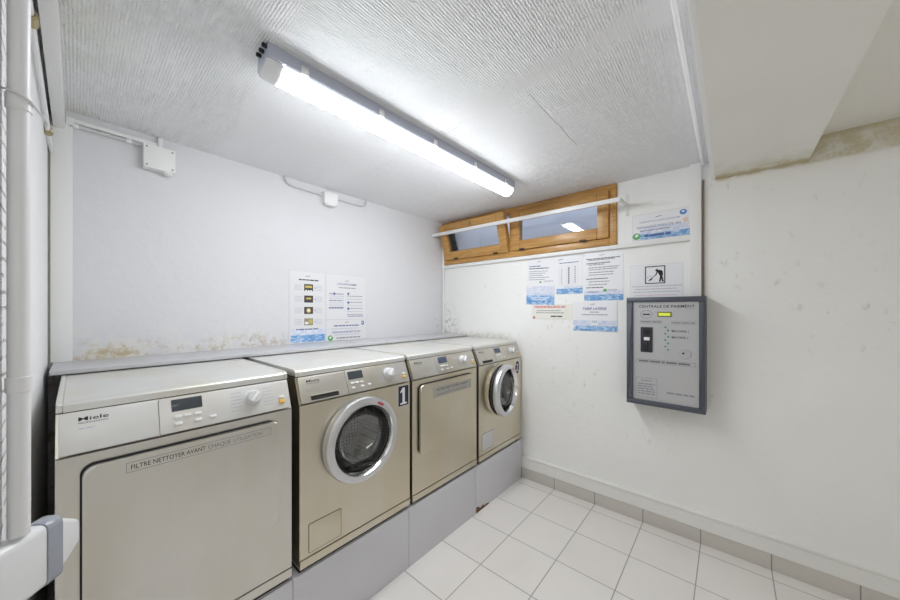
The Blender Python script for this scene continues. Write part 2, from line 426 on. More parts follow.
# ------------------------------------------------------------------ window
fr = MB(); D0, D1 = XW - .012, XW + .07
fr.box(D0, D1, .597, .645, 1.876, ZC - .001, WOOD, .004); fr.box(D0, D1, 2.19, YB - .001, 1.876, ZC - .001, WOOD, .004)
fr.box(D0, D1, .645, 2.19, 1.876, 1.926, WOOD, .004); fr.box(D0, D1, .645, 2.19, 2.262, ZC - .001, WOOD, .004)
fr.box(D0, D1, 1.424, 1.452, 1.926, 2.262, WOOD, .004)
win = fr.build('window_1', kind='structure')
def sash(y0, y1, z0, z1, hinge, ang, name):
    """timber sash in the plane X=const; tilts inward about its bottom edge"""
    T = Matrix.Translation((hinge[0], 0, hinge[1])) @ Matrix.Rotation(-ang, 4, 'Y') @ Matrix.Translation((-hinge[0], 0, -hinge[1]))
    s = MB(); a, b = XW - .03, XW + .028; t = .078
    s.box(a, b, y0, y0 + t, z0, z1, WOOD, .006, M=T); s.box(a, b, y1 - t, y1, z0, z1, WOOD, .006, M=T)
    s.box(a, b, y0 + t, y1 - t, z0, z0 + t, WOOD, .006, M=T); s.box(a, b, y0 + t, y1 - t, z1 - t, z1, WOOD, .006, M=T)
    o = s.build(name, win)
    MB().box(XW - .004, XW + .002, y0 + t - .006, y1 - t + .006, z0 + t - .006, z1 - t + .006, GLASS, M=T).build('glass_pane', o)
    return o, T
o, T = sash(.645, 1.424, 1.928, 2.262, (XW, 1.928), 0, 'closed_sash')
for yy in (.80, 1.30): MB().box(XW - .040, XW - .028, yy, yy + .045, 1.922, 1.936, DARK, .003).build('hinge', o)
o, T = sash(1.452, 2.19, 1.926, 2.268, (XW - .01, 1.926), math.radians(17), 'tilted_sash')
for yy in (1.56, 2.02): MB().box(XW - .040, XW - .028, yy, yy + .045, 1.918, 1.932, DARK, .003).build('hinge', o)
MB().box(XW - .045, XW - .028, 1.80, 1.83, 2.225, 2.255, BRASS, .003, M=T).build('catch', o)

# ------------------------------------------------------------------ rail across the window
rail = thing('curtain_rail', 'flat white rail spanning the wall in front of the wooden window', 'rail', (2.33, .54, 2.14))
MB().prism([(-.009, -.014), (.009, -.014), (.009, .014), (-.009, .014)], 0, YB - .54, WHITEP, frame((0, 0, 0), (-1, 0, 0), (0, 0, 1)) @ Matrix.Diagonal((1, 1, -1, 1)) if False else
           Matrix(((1, 0, 0, 0), (0, 0, 1, 0), (0, 1, 0, 0), (0, 0, 0, 1))) @ Matrix.Shear('XY', 4, (0, .0115)), bev=.002).build('rail_bar', rail)
b = MB(); b.box(.0, XW - 2.33, -.008, .010, -.008, .008, PVC, .003); b.build('bracket_arm', rail)
b = MB(); b.box(XW - 2.33 - .004, XW - 2.33, -.013, .004, -.075, .075, PVC, .001)
b.tube([(XW - 2.33 - .006, -.004, -.070), (XW - 2.33 - .02, -.004, -.078), (XW - 2.33 - .022, -.004, -.062)], .003, PVC)
b.build('bracket_plate', rail)

# ------------------------------------------------------------------ plinths under the machines
plx = [(-.050, .571), (.573, 1.194), (1.196, 1.814), (1.816, 2.466)]
pll = ['grey metal plinth under the leftmost dryer', 'grey metal plinth under the washing machine numbered 1',
       'grey metal plinth under the second dryer', 'grey metal plinth with a rusted bottom corner, beside the window wall']
for i, (a, b_) in enumerate(plx):
    p = MB().box(a, b_, YF, YF + .66, 0, ZP, PLINTH, .0025).build('plinth')
    tag(p, pll[i], 'plinth', 'grey plinths under the machines')
    if i == 3:
        r = MB(); R = random.Random(3); top = []
        for k in range(15):
            x = a + .002 + .155 * k / 14
            top.append((x, max(.008, (.034 + .010 * math.sin(k * 1.1)) * (1 - k / 16) + R.uniform(0, .006))))
        r.prism([(a + .002, .002), (a + .157, .002)] + top[::-1], 0, .0015, RUST, frame((0, YF, 0), (1, 0, 0), (0, 0, 1)))
        q = r.build('rust_patch', p); q['label'] = 'flaky brown rust patch'

# ------------------------------------------------------------------ washing machines and dryers
W = .602
SL = Vector((0, .043, .106)).normalized()
def z_(z): return z - ZP
def machine(kind, x0, label, brand_mat, sheet, panelm, opts):
    root = thing('tumble_dryer' if kind == 'dryer' else 'washing_machine', label, 'tumble dryer' if kind == 'dryer' else 'washing machine', (x0, YF, ZP),
                 'row of coin laundry machines')
    zb, zk, zp, zl, zt = z_(.346), z_(.383), z_(1.020), z_(1.128), z_(1.161)
    D = .70
    # ---- cabinet
    c = MB()
    side = [(0, zk), (D, zk), (D, zl), (.046, zl), (.004, zp + .002), (0, zp)]
    hx, hz, hr = .287, z_(.808), .188
    n = len(side)
    for xx, rev in ((0, 0), (W, 1)):
        vs = [(xx, y, z) for y, z in side]; c.add(vs, [tuple(range(n))[::-1] if rev else tuple(range(n))], sheet)
    for i in range(n):
        (ya, za), (yb, zb2) = side[i], side[(i + 1) % n]
        if i == n - 1 and kind == 'washer':
            continue
        c.add([(0, ya, za), (W, ya, za), (W, yb, zb2), (0, yb, zb2)], [(0, 1, 2, 3)], sheet)
    if kind == 'washer':       # front sheet with the porthole cut out
        ang = sorted(set([2 * PI * k / 64 for k in range(64)] + [math.atan2(zz - hz, xx - hx) % (2 * PI) for xx in (0, W) for zz in (zk, zp)]))
        vi, vo = [], []
        for a in ang:
            ca, sa = math.cos(a), math.sin(a); t = 9
            if ca > 1e-9: t = min(t, (W - hx) / ca)
            if ca < -1e-9: t = min(t, -hx / ca)
            if sa > 1e-9: t = min(t, (zp - hz) / sa)
            if sa < -1e-9: t = min(t, (zk - hz) / sa)
            vo.append((hx + ca * t, 0, hz + sa * t)); vi.append((hx + ca * hr, 0, hz + sa * hr))
        m = len(ang); c.add(vi + vo, [(k, (k + 1) % m, m + (k + 1) % m, m + k) for k in range(m)], sheet)
    c.box(.001, W - .001, -.0012, .004, zp - .0022, zp + .0003, SEAM)
    c.build('cabinet', root)
    MB().box(0, W, -.004, D - .02, zb, zk - .003, sheet, .003).build('kick_strip', root)
    # ---- lid with its side trims
    lp = [(.040, zl + .004), (.042, zt - .010), (.050, zt - .003), (.064, zt), (D, zt), (D, zl + .004)]
    Mx = Matrix(((0, 0, 1, 0), (1, 0, 0, 0), (0, 1, 0, 0), (0, 0, 0, 1)))
    lid = MB().prism(lp, .013, W - .013, LIDM, Mx).build('lid', root)
    for a_, b_ in ((0, .0125), (W - .0125, W)):
        MB().prism([(y - .001, z + .0012) for y, z in lp], a_, b_, LIDM, Mx, .002, both=True).build('lid_trim', lid)
    MB().box(.004, W - .004, .05, D - .02, zl - .001, zl + .0045, BLACK).build('lid_seam', lid)
    # ---- sloping fascia, split in a left plate and the control panel
    F = frame((0, 0, zp), (1, 0, 0), SL)
    H = .1135
    xd = .205 if kind == 'dryer' else .224
    fp = MB().prism(rrect(.006, xd - .001, .004, H, .003, 2), 0, .008, panelm, F, .0015)
    k1 = .0083
    if kind == 'washer':
        fp.build('detergent_drawer', root)
        dr = [o for o in root.children if o.name.startswith('detergent_drawer')][0]
        h = MB(); h.prism([(.048, .010), (.176, .010), (.176, .030), (.048, .030)], .0, k1, DARK, F)
        h.prism([(.046, .028), (.178, .028), (.178, .033), (.046, .033)], .004, .0125, panelm, F, .001); h.build('drawer_grip', dr)
        part = dr
    else:
        part = fp.build('fascia_plate', root)
    lg = MB()
    lx = .040
    lg.text('Miele', lx, .0885, .0105, INK, F, .008, width=.058, w=k1)
    lg.text('PROFESSIONAL', lx, .0805, .0042, INK, F, .0, width=.058, w=k1)
    lg.words(lx, lx + .030, .066, .003, INKL, F, k1, 5)
    lg.build('brand_lettering', part)
    cp = MB().prism(rrect(xd + .001, W - .004, .004, H, .003, 2), 0, .008, PANEL if panelm is PANEL else panelm, F, .0015)
    prog = cp
    for side_, xs in ((-1, (.398, .432)), (1, (.502, .540))):
        for k in range(6): prog.words(xs[0], xs[1], .030 + k * .0125, .0028, INKL, F, k1, k + side_ * 9)
    prog.text('PT', .575, .100, .003, INKL, F, w=k1)
    cpo = cp.build('control_panel', root)
    cpo.data.name = 'control_panel'
    d = MB().prism(rrect(.236, .316, .068, .106, .002, 2), .006, .0095, opts.get('lcd', LCD), F, .001)
    d.build('display', cpo)
    for bx, bz in ((.251, .050), (.275, .050), (.302, .049), (.251, .028), (.302, .028), (.342, .030)):
        MB().prism(rrect(bx - .0095, bx + .0095, bz - .0045, bz + .0045, .003, 3), .006, .0125, WHITEP, F, .002).build('push_button', cpo)
    K = F @ Matrix.Translation((.469, .066, 0))
    kn = MB().lathe([(.031, .007), (.031, .0095), (.028, .0105), (.025, .011), (.023, .030), (.020, .034), (0, .0345)], GREYP, K, 36)
    kn.box(-.005, .005, -.020, .020, .030, .041, WHITEP, .003, M=K @ Matrix.Rotation(-.7, 4, 'Z'))
    kn.build('program_dial', cpo)
    b1 = MB().prism(rrect(.557, .577, .046, .055, .003, 3), .006, .013, WHITEP, F, .002).build('start_button', cpo)
    b2 = MB().prism(rrect(.557, .577, .026, .040, .005, 4), .006, .015, YELLOW, F, .003).build('unlock_button', cpo); b2['label'] = 'yellow button'
    # ---- door
    G = frame((0, 0, 0), (1, 0, 0), (0, 0, 1))
    if kind == 'dryer':
        a_, b_, e, f = .047, .553, z_(.592), z_(.987)
        dd = MB().prism(rrect(a_, b_, e, f, .026, 7), .004, .021, sheet, G, .009, 4).build('door', root)
        MB().prism(rrect(a_ - .0045, b_ - .012, e + .012, f + .0045, .028, 7), -.002, .006, BLACK, G).build('door_gap_shade', dd)  # black slab stands for the shadowed gap above and left of the door
        lb = MB(); two = opts['lines'] == 2
        la, lbx = (.13, .517) if not two else (.146, .512)
        l0, l1 = (z_(.943), z_(.972)) if not two else (z_(.899), z_(.956))
        lb.outline(la, lbx, l0, l1, .0014, INKG, G, .0213)
        if two:
            lb.rect(la, lbx, l0, l1, LABELG, G, .0212)
            lb.text('FILTRE NETTOYER AVANT', la + .03, l1 - .022, .013, INK, G, .01, width=.30, w=.0214)
            lb.text('CHAQUE UTILISATION', la + .03, l0 + .008, .013, INKM, G, .01, width=.28, w=.0214)
        else:
            lb.text('FILTRE NETTOYER AVANT', la + .010, l0 + .0075, .0135, INK, G, .004, width=.176, w=.0214)
            lb.text('CHAQUE', la + .193, l0 + .0075, .0135, INKM, G, .002, width=.064, w=.0214)
            lb.text('UTILISATION', la + .265, l0 + .0075, .0135, INKG, G, 0, width=.092, w=.0214)
        lb.build('filter_notice', dd)
    else:
        # tub opening, gasket and drum inside
        Q = Matrix.Translation((hx, 0, hz)) @ Matrix(((1, 0, 0, 0), (0, 0, -1, 0), (0, 1, 0, 0), (0, 0, 0, 1)))   # lathe axis +h = towards the room
        gk = MB().lathe([(hr + .004, .0), (hr + .004, .006), (hr - .006, .010), (hr - .014, .004), (.165, -.05), (.165, -.08)], GASKET, Q, 64)
        gk.build('door_gasket', root)
        dm = MB().lathe([(.165, -.08), (.235, -.09), (.235, -.30), (.05, -.33), (0, -.32)], DRUM, Q, 64)
        for k in range(3):
            A = Q @ Matrix.Rotation(k * 2 * PI / 3 + .4, 4, 'Z')
            dm.prism([(-.022, .236), (-.010, .17), (.010, .17), (.022, .236)], -.29, -.10, DRUM, A)
        dm.build('drum', root)
        T = Matrix.Identity(4); off = 0
        if opts.get('ajar'):
            hg = Vector((hx + .195, -.022, hz))
            T = Matrix.Translation(hg) @ Matrix.Rotation(math.radians(opts['ajar']), 4, 'Z') @ Matrix.Translation(-hg)
            MB().lathe([(hr + .012, .0), (hr + .012, .012), (hr + .004, .017), (hr - .006, .012)], STEEL, Q, 64).build('porthole_bezel', root)
        TQ = T @ Q
        rg = MB().lathe([(.156, .004), (.189, .006), (.195, .012), (.196, .034), (.192, .043), (.183, .048), (.164, .053), (.160, .052), (.149, .034), (.147, .020), (.156, .004)], SILVER, TQ, 72)
        rg.mats.append(CHROME); ch = rg.mats.index(CHROME)
        nf = len(rg.f)
        for q in range(72 * 7, 72 * 9): rg.m[q] = ch
        do = rg.build('porthole_door', root)
        if opts.get('ajar'): MB().lathe([(.138, .006), (.186, .0), (.190, -.012), (.150, -.020), (.138, .006)], BLACK, TQ, 64).build('door_back', do)
        MB().lathe([(.1475, .030), (.143, .012), (.131, -.018), (.105, -.045), (.06, -.064), (0, -.070)], PORT, TQ, 56).build('door_glass', do)
        lb = MB(); LQ = TQ @ Matrix.Translation((0, 0, .0525))
        for k in range(5):   # red maker's mark along the rim, small print before it
            A = LQ @ Matrix.Rotation(-(.40 + .045 * k), 4, 'Z'); lb.rect(-.0032, .0030, .166, .178, REDP, A, .0)
        q_ = lb.build('maker_mark', do); q_['label'] = 'small red mark on the rim'; lb = MB()
        for k in range(12):
            A = LQ @ Matrix.Rotation(.55 - .055 * k, 4, 'Z'); lb.rect(-.0036, .0030, .1605, .1635, INKG, A, .0008)
        lb.build('rim_print', do)
        # service flap
        fx0, fx1, fz0, fz1 = opts['flap']
        sf = MB().prism(rrect(fx0 - .002, fx1 + .002, z_(fz0) - .002, z_(fz1) + .002, .006, 3), -.001, .0008, DARK, G)
        sf.prism(rrect(fx0, fx1, z_(fz0), z_(fz1), .005, 3), -.001, .002, opts.get('flapmat', sheet), G, .0008)
        sf.build('service_flap', root)
        # number sticker
        st = MB()
        if opts['num'] == '1':
            a0, a1, e0, e1 = .519, .594, z_(.897), z_(1.008)
            st.prism(rrect(a0, a1, e0, e1, .002, 2), 0, .001, WHITEP, G); st.prism(rrect(a0 + .002, a1 - .002, e0 + .002, e1 - .002, .002, 2), .0, .0015, NAVY, G)
            cx = (a0 + a1) / 2
            st.rect(cx - .008, cx + .009, e0 + .014, e1 - .012, WHITEP, G, .0017)
            st.rect(cx - .023, cx + .023, e0 + .010, e0 + .019, WHITEP, G, .0019)
            st.add([(cx - .008, e1 - .012, .0018), (cx - .024, e1 - .034, .0018), (cx - .018, e1 - .040, .0018), (cx - .006, e1 - .030, .0018)], [(0, 1, 2, 3)], WHITEP, G)
        else:
            cx, cz = .542, z_(.943)
            st.prism([(cx + .041 * math.cos(t * PI / 16), cz + .062 * math.sin(t * PI / 16)) for t in range(32)], 0, .001, WHITEP, G)
            st.disc(cx, cz, .033, .053, NAVY, G, .0014)
            st.text('2', cx, cz - .029, .058, WHITEP, G, .0, align='c', w=.0018)
        o2 = st.build('number_sticker', root); o2['label'] = 'navy sticker with a white figure ' + opts['num']
    MB().box(.004, W - .004, .014, D - .03, 0, zb + .002, BLACK).build('base_gap_shade', root)  # black box added so the gap over the plinth reads as deep shade
    return root
XM = [-.036, .598, 1.219, 1.848]
machine('dryer', XM[0], 'stainless tumble dryer at the left end of the row, one-line filter notice on its door', PANEL, STEEL_G, PANEL, dict(lines=1))
machine('washer', XM[1], 'front-loading washing machine with the number 1 sticker and closed porthole', PANEL, STEEL, PANEL_S, dict(flap=(.039, .186, .397, .516), num='1'))
machine('dryer', XM[2], 'stainless tumble dryer standing between the two washing machines', PANEL, STEEL, PANEL_S, dict(lines=2, lcd=LCDB))
machine('washer', XM[3], 'front-loading washing machine numbered 2 beside the window wall, porthole ajar', PANEL, STEEL, PANEL_S,
        dict(flap=(.039, .190, .410, .528), num='2', ajar=6.5, flapmat=GREYP, lcd=LCDB))

# ------------------------------------------------------------------ ledge behind the machines
lg = MB().box(-.066, XW - .002, 1.922, YB, 1.166, 1.183, GREYM, .003).build('wall_ledge')
tag(lg, 'long grey ledge along the wall behind the laundry machines', 'ledge')
MB().box(-.05, XW - .01, YB - .03, YB, 1.10, 1.166, GREYM).build('batten', lg)

# ------------------------------------------------------------------ lamp
lamp = thing('ceiling_lamp', 'long lit fluorescent batten lamp fixed to the ribbed ceiling', 'lamp', (1.203, 1.192, ZC)); lamp.rotation_euler.z = math.radians(-1.3)
Lx = .785
prof = [(-.050, 0), (-.056, -.048), (.056, -.048), (.050, 0)]
MXR = Matrix(((0, 0, 1, 0), (1, 0, 0, 0), (0, 1, 0, 0), (0, 0, 0, 1)))
MB().prism(prof, -Lx, Lx, LAMPB, MXR, .003, both=True).build('housing', lamp)
dp = [(-.047, -.0465)] + [(.046 * math.cos(PI + PI * k / 12), -.054 + .038 * math.sin(PI + PI * k / 12)) for k in range(13)] + [(.047, -.0465)]
df = MB(); arc_ = dp[1:-1]; a_, b_ = -Lx + .055, Lx - .015
for k in range(len(dp) - 1):       # lit lens below, frosted shoulders at the sides
    (y0, z0), (y1, z1) = dp[k], dp[k + 1]
    df.add([(a_, y0, z0), (b_, y0, z0), (b_, y1, z1), (a_, y1, z1)], [(3, 2, 1, 0)], TUBE if 2 <= k <= len(dp) - 4 else SHOULDER)
df.build('diffuser', lamp)
for a_, b_ in ((-Lx - .004, -Lx + .055), (Lx - .015, Lx + .004)):
    MB().prism([(y * 1.01, z * 1.0) for y, z in dp], a_, b_, ENDCAP, MXR, .012 if a_ < 0 else .004, both=True).build('end_cap', lamp)
for k in range(5):
    x = -Lx + .12 + k * (2 * Lx - .24) / 4
    for sgn in (-1, 1):
        MB().box(x - .014, x + .014, sgn * .0555 - .003, sgn * .0555 + .003, -.052, -.020, CHROME, .001).build('clip', lamp)
for (y, z) in ((-.040, -.012), (-.014, -.016), (.014, -.016)):
    MB().box(-Lx - .016, -Lx, y - .005, y + .005, z - .006, z + .006, BLACK, .003).build('cable_gland', lamp)

# ------------------------------------------------------------------ payment cabinet
PX = XW - .13
pc = thing('payment_terminal', 'grey wall-mounted payment box with coin slot and small lit screen', 'payment box', (XW, .3045, .813))
R = frame((PX - XW, .2035, 0), (0, -1, 0), (0, 0, 1))       # u: to the reader's right, from the left edge; v: up; w: into the room
BW, BH = .407, .682; tl = .036
MB().box(PX - XW + .012, 0, -.2035, .2035, 0, BH, CABF, .004).build('case', pc)
fz = MB(); t = .031
for a in (rrect(0, BW, 0, t, .002, 1), rrect(0, BW, BH - t, BH, .002, 1), rrect(0, tl, t, BH - t, .001, 1), rrect(BW - t, BW, t, BH - t, .001, 1)):
    fz.prism(a, -.013, .005, CABF, R, .004)
fz.build('frame', pc)
pl = MB(); pl.prism([(tl - .001, t), (BW - t, t), (BW - t, BH - t), (tl - .001, BH - t)], -.013, -.010, CABP, R)
V = lambda y: .508 - y          # reader's u from room Y
Zv = lambda z: z - .813
q = -.0097
pl.text('CENTRALE DE PAIEMENT', V(.438), Zv(1.429), .016, INK, R, .012, width=.286, w=q)
pl.rect(V(.2), V(.148), Zv(1.421), Zv(1.4225), INKG, R, q)
pl.outline(V(.433), V(.314), Zv(1.329), Zv(1.350), .0015, INKG, R, q); pl.text('INSERER PIECES', V(.428), Zv(1.3355), .009, INK, R, .012, width=.108, w=q)
pl.outline(V(.267), V(.146), Zv(1.327), Zv(1.348), .0014, INKG, R, q); pl.words(V(.262), V(.152), Zv(1.333), .008, INKG, R, q, 3)
pl.text('MACHINE 1', V(.264), Zv(1.281), .012, INK, R, .012, width=.082, w=q)
pl.text('MACHINE 2', V(.264), Zv(1.243), .012, INK, R, .012, width=.082, w=q)
pl.outline(V(.455), V(.147), Zv(1.080), Zv(1.103), .0016, INKM, R, q); pl.words(V(.440), V(.160), Zv(1.086), .011, INKM, R, q, 8)
pl.outline(V(.457), V(.339), Zv(.862), Zv(.984), .0018, INKM, R, q)
pl.words(V(.428), V(.368), Zv(.964), .007, INKG, R, q, 2)
for k in range(5): pl.words(V(.447), V(.350), Zv(.880 + k * .0155), .008, INKG, R, q, 20 + k)
pl.words(V(.290), V(.143), Zv(.901), .011, INKG, R, q, 4)
pl.outline(V(.430), V(.428), Zv(1.36), Zv(1.41), .001, INKL, R, q)
plo = pl.build('face_plate', pc)
ov = MB()
cx, cy = V(.398), Zv(1.387)
for k in range(32):
    a0, a1 = 2 * PI * k / 32, 2 * PI * (k + 1) / 32
    ov.add([(cx + .033 * math.cos(a0), cy + .027 * math.sin(a0), q), (cx + .033 * math.cos(a1), cy + .027 * math.sin(a1), q),
            (cx + .030 * math.cos(a1), cy + .024 * math.sin(a1), q), (cx + .030 * math.cos(a0), cy + .024 * math.sin(a0), q)], [(0, 1, 2, 3)], INKG, R)
ov.words(cx - .02, cx + .02, cy - .004, .008, INK, R, q, 6); ov.build('oval_emblem', plo)
sc = MB(); sc.prism(rrect(V(.338), V(.265), Zv(1.373), Zv(1.403), .002, 2), -.011, -.006, simple('screen_bezel', (.16, .15, .03), .4), R); sc.rect(V(.332), V(.271), Zv(1.379), Zv(1.397), LCDY, R, -.0057)
sc.build('screen', plo)
cn = MB(); cn.prism(rrect(V(.429), V(.364), Zv(1.148), Zv(1.306), .002, 2), -.011, -.003, simple('black_plate', (.03, .033, .042), .3), R, .001)
cn.prism(rrect(V(.413), V(.381), Zv(1.262), Zv(1.298), .006, 3), -.004, .003, BLACK, R, .002); cn.prism(rrect(V(.409), V(.386), Zv(1.16), Zv(1.205), .006, 3), -.004, .001, BLACK, R, .002)
cno = cn.build('coin_acceptor', plo)
MB().prism(rrect(V(.410), V(.379), Zv(1.223), Zv(1.243), .002, 2), -.004, .000, WHITEP, R, .001).build('coin_slot', cno)
for k in range(8):
    MB().lathe([(.0055, -.011), (.0055, -.0075), (0, -.006)], GREENLED, R @ Matrix.Translation((V(.297 if k % 2 == 0 else .283), Zv(1.309 - k * .0197), 0)), 14).build('indicator_lamp', plo)
lk = R @ Matrix.Translation((V(.199), Zv(1.155), 0))
lc = MB().lathe([(.031, -.011), (.031, -.006), (.029, -.004), (0, -.004)], CABP, lk, 32).build('lock', plo)
MB().lathe([(.006, -.0045), (.006, -.002), (0, -.002)], DARK, lk @ Matrix.Translation((-.008, .001, 0)), 14).build('keyhole', lc)

# ------------------------------------------------------------------ notices on the window wall
def sheet(name, label, y0, y1, z0, z1, draw, paper=PAPER, tilt=0., X=XW, cat='notice', thick=.0016, group='laundry notices on the window wall'):
    """y0 = reader's left edge; draw(mb, M, w, h) prints on it"""
    w_, h_ = y0 - y1, z1 - z0
    M = frame((0, 0, 0), (0, -1, 0), (0, 0, 1)) @ Matrix.Rotation(tilt, 4, 'Z')
    m = MB(); m.prism([(0, 0), (w_, 0), (w_, h_), (0, h_)], -.002, thick, paper, M)
    draw(m, M @ Matrix.Translation((0, 0, thick)), w_, h_)
    o = m.build(name, smooth=False); o.location = (X, y0, z0)
    return tag(o, label, cat, group)
def logo(m, M, x, y, s=1.):
    """small slanted script mark at the head of each sheet"""
    for k in range(4): m.disc(x + k * .008 * s, y + k * .0015 * s, .0045 * s, .0028 * s, INKG, M, .0003, 10, .5)
def para(m, M, x0, x1, ys, h, mat, seed):
    R_ = random.Random(seed)
    for k, y in enumerate(ys): m.words(x0, x0 + (x1 - x0) * R_.uniform(.6, 1), y, h, mat, M, .0003, seed + k)
def dA(m, M, w, h):
    m.rect(0, w, 0, h * .20, WATER, M, .0002); m.rect(0, w, h * .20, h * .40, WATERP, M, .0002); logo(m, M, w * .38, h * .93)
    m.words(w * .08, w * .50, h * .83, .007, INKB, M, .0003, 1); m.words(w * .08, w * .78, h * .78, .007, INK, M, .0003, 2)
    para(m, M, w * .08, w * .9, [h * (.72 - k * .045) for k in range(5)], .005, INKG, 30); m.disc(w * .5, h * .49, .010, .008, GREEN, M, .0004)
    m.words(w * .62, w * .95, h * .50, .005, INKG, M, .0003, 4)
    para(m, M, w * .2, w * .85, [h * .10, h * .14], .006, PAPER, 33)
def dB(m, M, w, h):
    m.rect(0, w, 0, h * .14, WATER, M, .0002); m.rect(w * .3, w, h * .14, h * .20, WATERP, M, .0002); logo(m, M, w * .10, h * .90, 1.2)
    m.words(w * .12, w * .85, h * .80, .006, INKB, M, .0003, 3)
    for x0, x1 in ((.12, .30), (.38, .58), (.64, .82)): m.outline(w * x0, w * x1, h * .22, h * .73, .001, INKL, M, .0003)
    for k in range(8): m.rect(w * .45, w * .51, h * (.27 + k * .055), h * (.302 + k * .055), INK, M, .0003)
    for k in range(8): m.rect(w * .18, w * .23, h * (.27 + k * .052), h * (.29 + k * .052), INKG, M, .0003); m.rect(w * .70, w * .74, h * (.29 + k * .055), h * (.318 + k * .055), INKB, M, .0003)
def dC(m, M, w, h):
    m.rect(0, w, 0, h * .12, WATER, M, .0002); m.rect(0, w, h * .12, h * .20, WATERP, M, .0002); logo(m, M, w * .42, h * .92)
    for k, (y, x1, c_) in enumerate(((.85, .92, INK), (.825, .8, INKG), (.76, .68, INK), (.73, .55, INKG), (.67, .9, INKG), (.63, .85, INKG), (.57, .8, INKG), (.52, .78, INKG), (.44, .62, INK), (.38, .66, INKG), (.32, .6, INKG), (.26, .5, INK))):
        m.words(w * (.06 if c_ is INK else .12), w * x1, h * y, .006, c_, M, .0003, 50 + k)
    m.outline(w * .06, w * .42, h * .145, h * .215, .001, INKL, M, .0003); m.words(w * .1, w * .38, h * .17, .006, INKB, M, .0004, 9)
    m.disc(w * .55, h * .205, .014, .010, GREEN, M, .0004); m.words(w * .62, w * .85, h * .20, .005, INKG, M, .0004, 7)
def dRed(m, M, w, h):
    m.outline(w * .01, w * .85, h * .04, h * .96, .0012, INKL, M, .0003)
    m.text('VIDEOSURVEILLANCE 24H', w * .05, h * .77, .017, REDP, M, .03, width=w * .78, w=.0004)
    m.words(w * .12, w * .72, h * .56, .006, INKG, M, .0003, 1); m.words(w * .10, w * .80, h * .42, .006, INKG, M, .0003, 2); m.words(w * .48, w * .78, h * .18, .009, INK, M, .0003, 3)
    m.disc(w * .05, h * .12, .010, .010, REDP, M, .0003)
def dE(m, M, w, h):
    m.rect(0, w, 0, h * .17, WATER, M, .0002); m.rect(0, w, h * .17, h * .36, WATERP, M, .0002); logo(m, M, w * .42, h * .90)
    m.text('TARIF LAVERIE', w * .5, h * .72, .018, INKB, M, .02, align='c', width=w * .54, w=.0004)
    m.words(w * .40, w * .60, h * .63, .006, INKG, M, .0003, 2); m.words(w * .2, w * .82, h * .54, .006, INKG, M, .0003, 4)
    m.prism(rrect(w * .41, w * .59, h * .20, h * .42, .008, 3), 0, .0004, PAPER, M); m.text('3,50', w * .5, h * .28, .017, INKB, M, .0, align='c', w=.0006)
def dM(m, M, w, h):
    m.rect(w * .14, w, 0, h * .22, WATER, M, .0002); m.rect(w * .14, w, h * .22, h * .46, WATERP, M, .0002); m.outline(0, w, 0, h, .0015, INKL, M, .0002)
    logo(m, M, w * .44, h * .82); m.text("N'HESITEZ PAS A NOUS CONTACTER", w * .14, h * .66, .009, INKB, M, .0, width=w * .70, w=.0004)
    m.text('DEPANNAGE MOINS DE 24H', w * .09, h * .44, .015, INKB, M, .0, width=w * .76, w=.0004)
    m.words(w * .14, w * .7, h * .33, .006, INKG, M, .0004, 5)
    m.words(w * .22, w * .70, h * .10, .015, INKB, M, .0004, 6)
    m.disc(w * .08, h * .16, .024, .022, GREEN, M, .0004); m.disc(w * .08, h * .19, .012, .008, PAPER, M, .0005, 12, .6)
    m.disc(w * .89, h * .85, .019, .017, BLUEM, M, .0004); m.disc(w * .89, h * .87, .007, .006, PAPER, M, .0005)
    m.disc(w * .93, h * .55, .013, .016, simple('peach_mark', (.78, .6, .5), .6), M, .0004)
def dP(m, M, w, h):
    # pictogram: figure sweeping with a dustpan, in a black frame
    x0, x1, y0, y1 = w * .30, w * .685, h * .415, h * .945
    m.outline(x0, x1, y0, y1, .006, INK, M, .0003)
    P = lambda u, v: (x0 + (x1 - x0) * u, y0 + (y1 - y0) * v, .0004)
    def poly(p): m.add([P(*a) for a in p], [tuple(range(len(p)))], INK, M)
    def stroke(a, b, t):
        dx, dy = b[0] - a[0], b[1] - a[1]; L = math.hypot(dx, dy); nx, ny = -dy / L * t, dx / L * t
        poly([(a[0] + nx, a[1] + ny), (a[0] - nx, a[1] - ny), (b[0] - nx, b[1] - ny), (b[0] + nx, b[1] + ny)])
    c_ = P(.585, .75); m.disc(c_[0], c_[1], .0078, .0078, INK, M, .0004)
    stroke((.66, .74), (.80, .46), .075); stroke((.66, .72), (.83, .66), .06); stroke((.83, .70), (.86, .46), .04)
    stroke((.80, .48), (.74, .12), .042); stroke((.81, .48), (.88, .12), .042); stroke((.62, .70), (.53, .46), .03); stroke((.55, .52), (.30, .25), .018)
    poly([(.14, .16), (.33, .20), (.38, .30), (.28, .30)]); stroke((.70, .12), (.78, .12), .03); stroke((.85, .12), (.93, .12), .03)
    for a, b in ((.14, .36), (.24, .44), (.32, .38)): c_ = P(a, b); m.disc(c_[0], c_[1], .003, .003, INKG, M, .0004, 8)
    for k, (u, v) in enumerate(((.04, .98), (.10, .92), (.06, .96))): m.words(w * u, w * v, h * (.33 - k * .085), .0055, INKL, M, .0003, 70 + k)
    m.words(w * .1, w * .9, h * .06, .005, simple('faint_red', (.7, .5, .55), .6), M, .0003, 77)
    m.outline(0, w, 0, h, .0012, INKL, M, .0002)
def holder(o, w, h, depth=.004, side='r'): pass
sheet('notice_sheet', 'white notice with blue water print, leftmost of the three hung under the window', 1.296, 1.052, 1.464, 1.840, dA, tilt=-.03)
sheet('notice_sheet', 'narrow white notice of three columns, middle of the three under the window', 1.034, .831, 1.540, 1.838, dB)
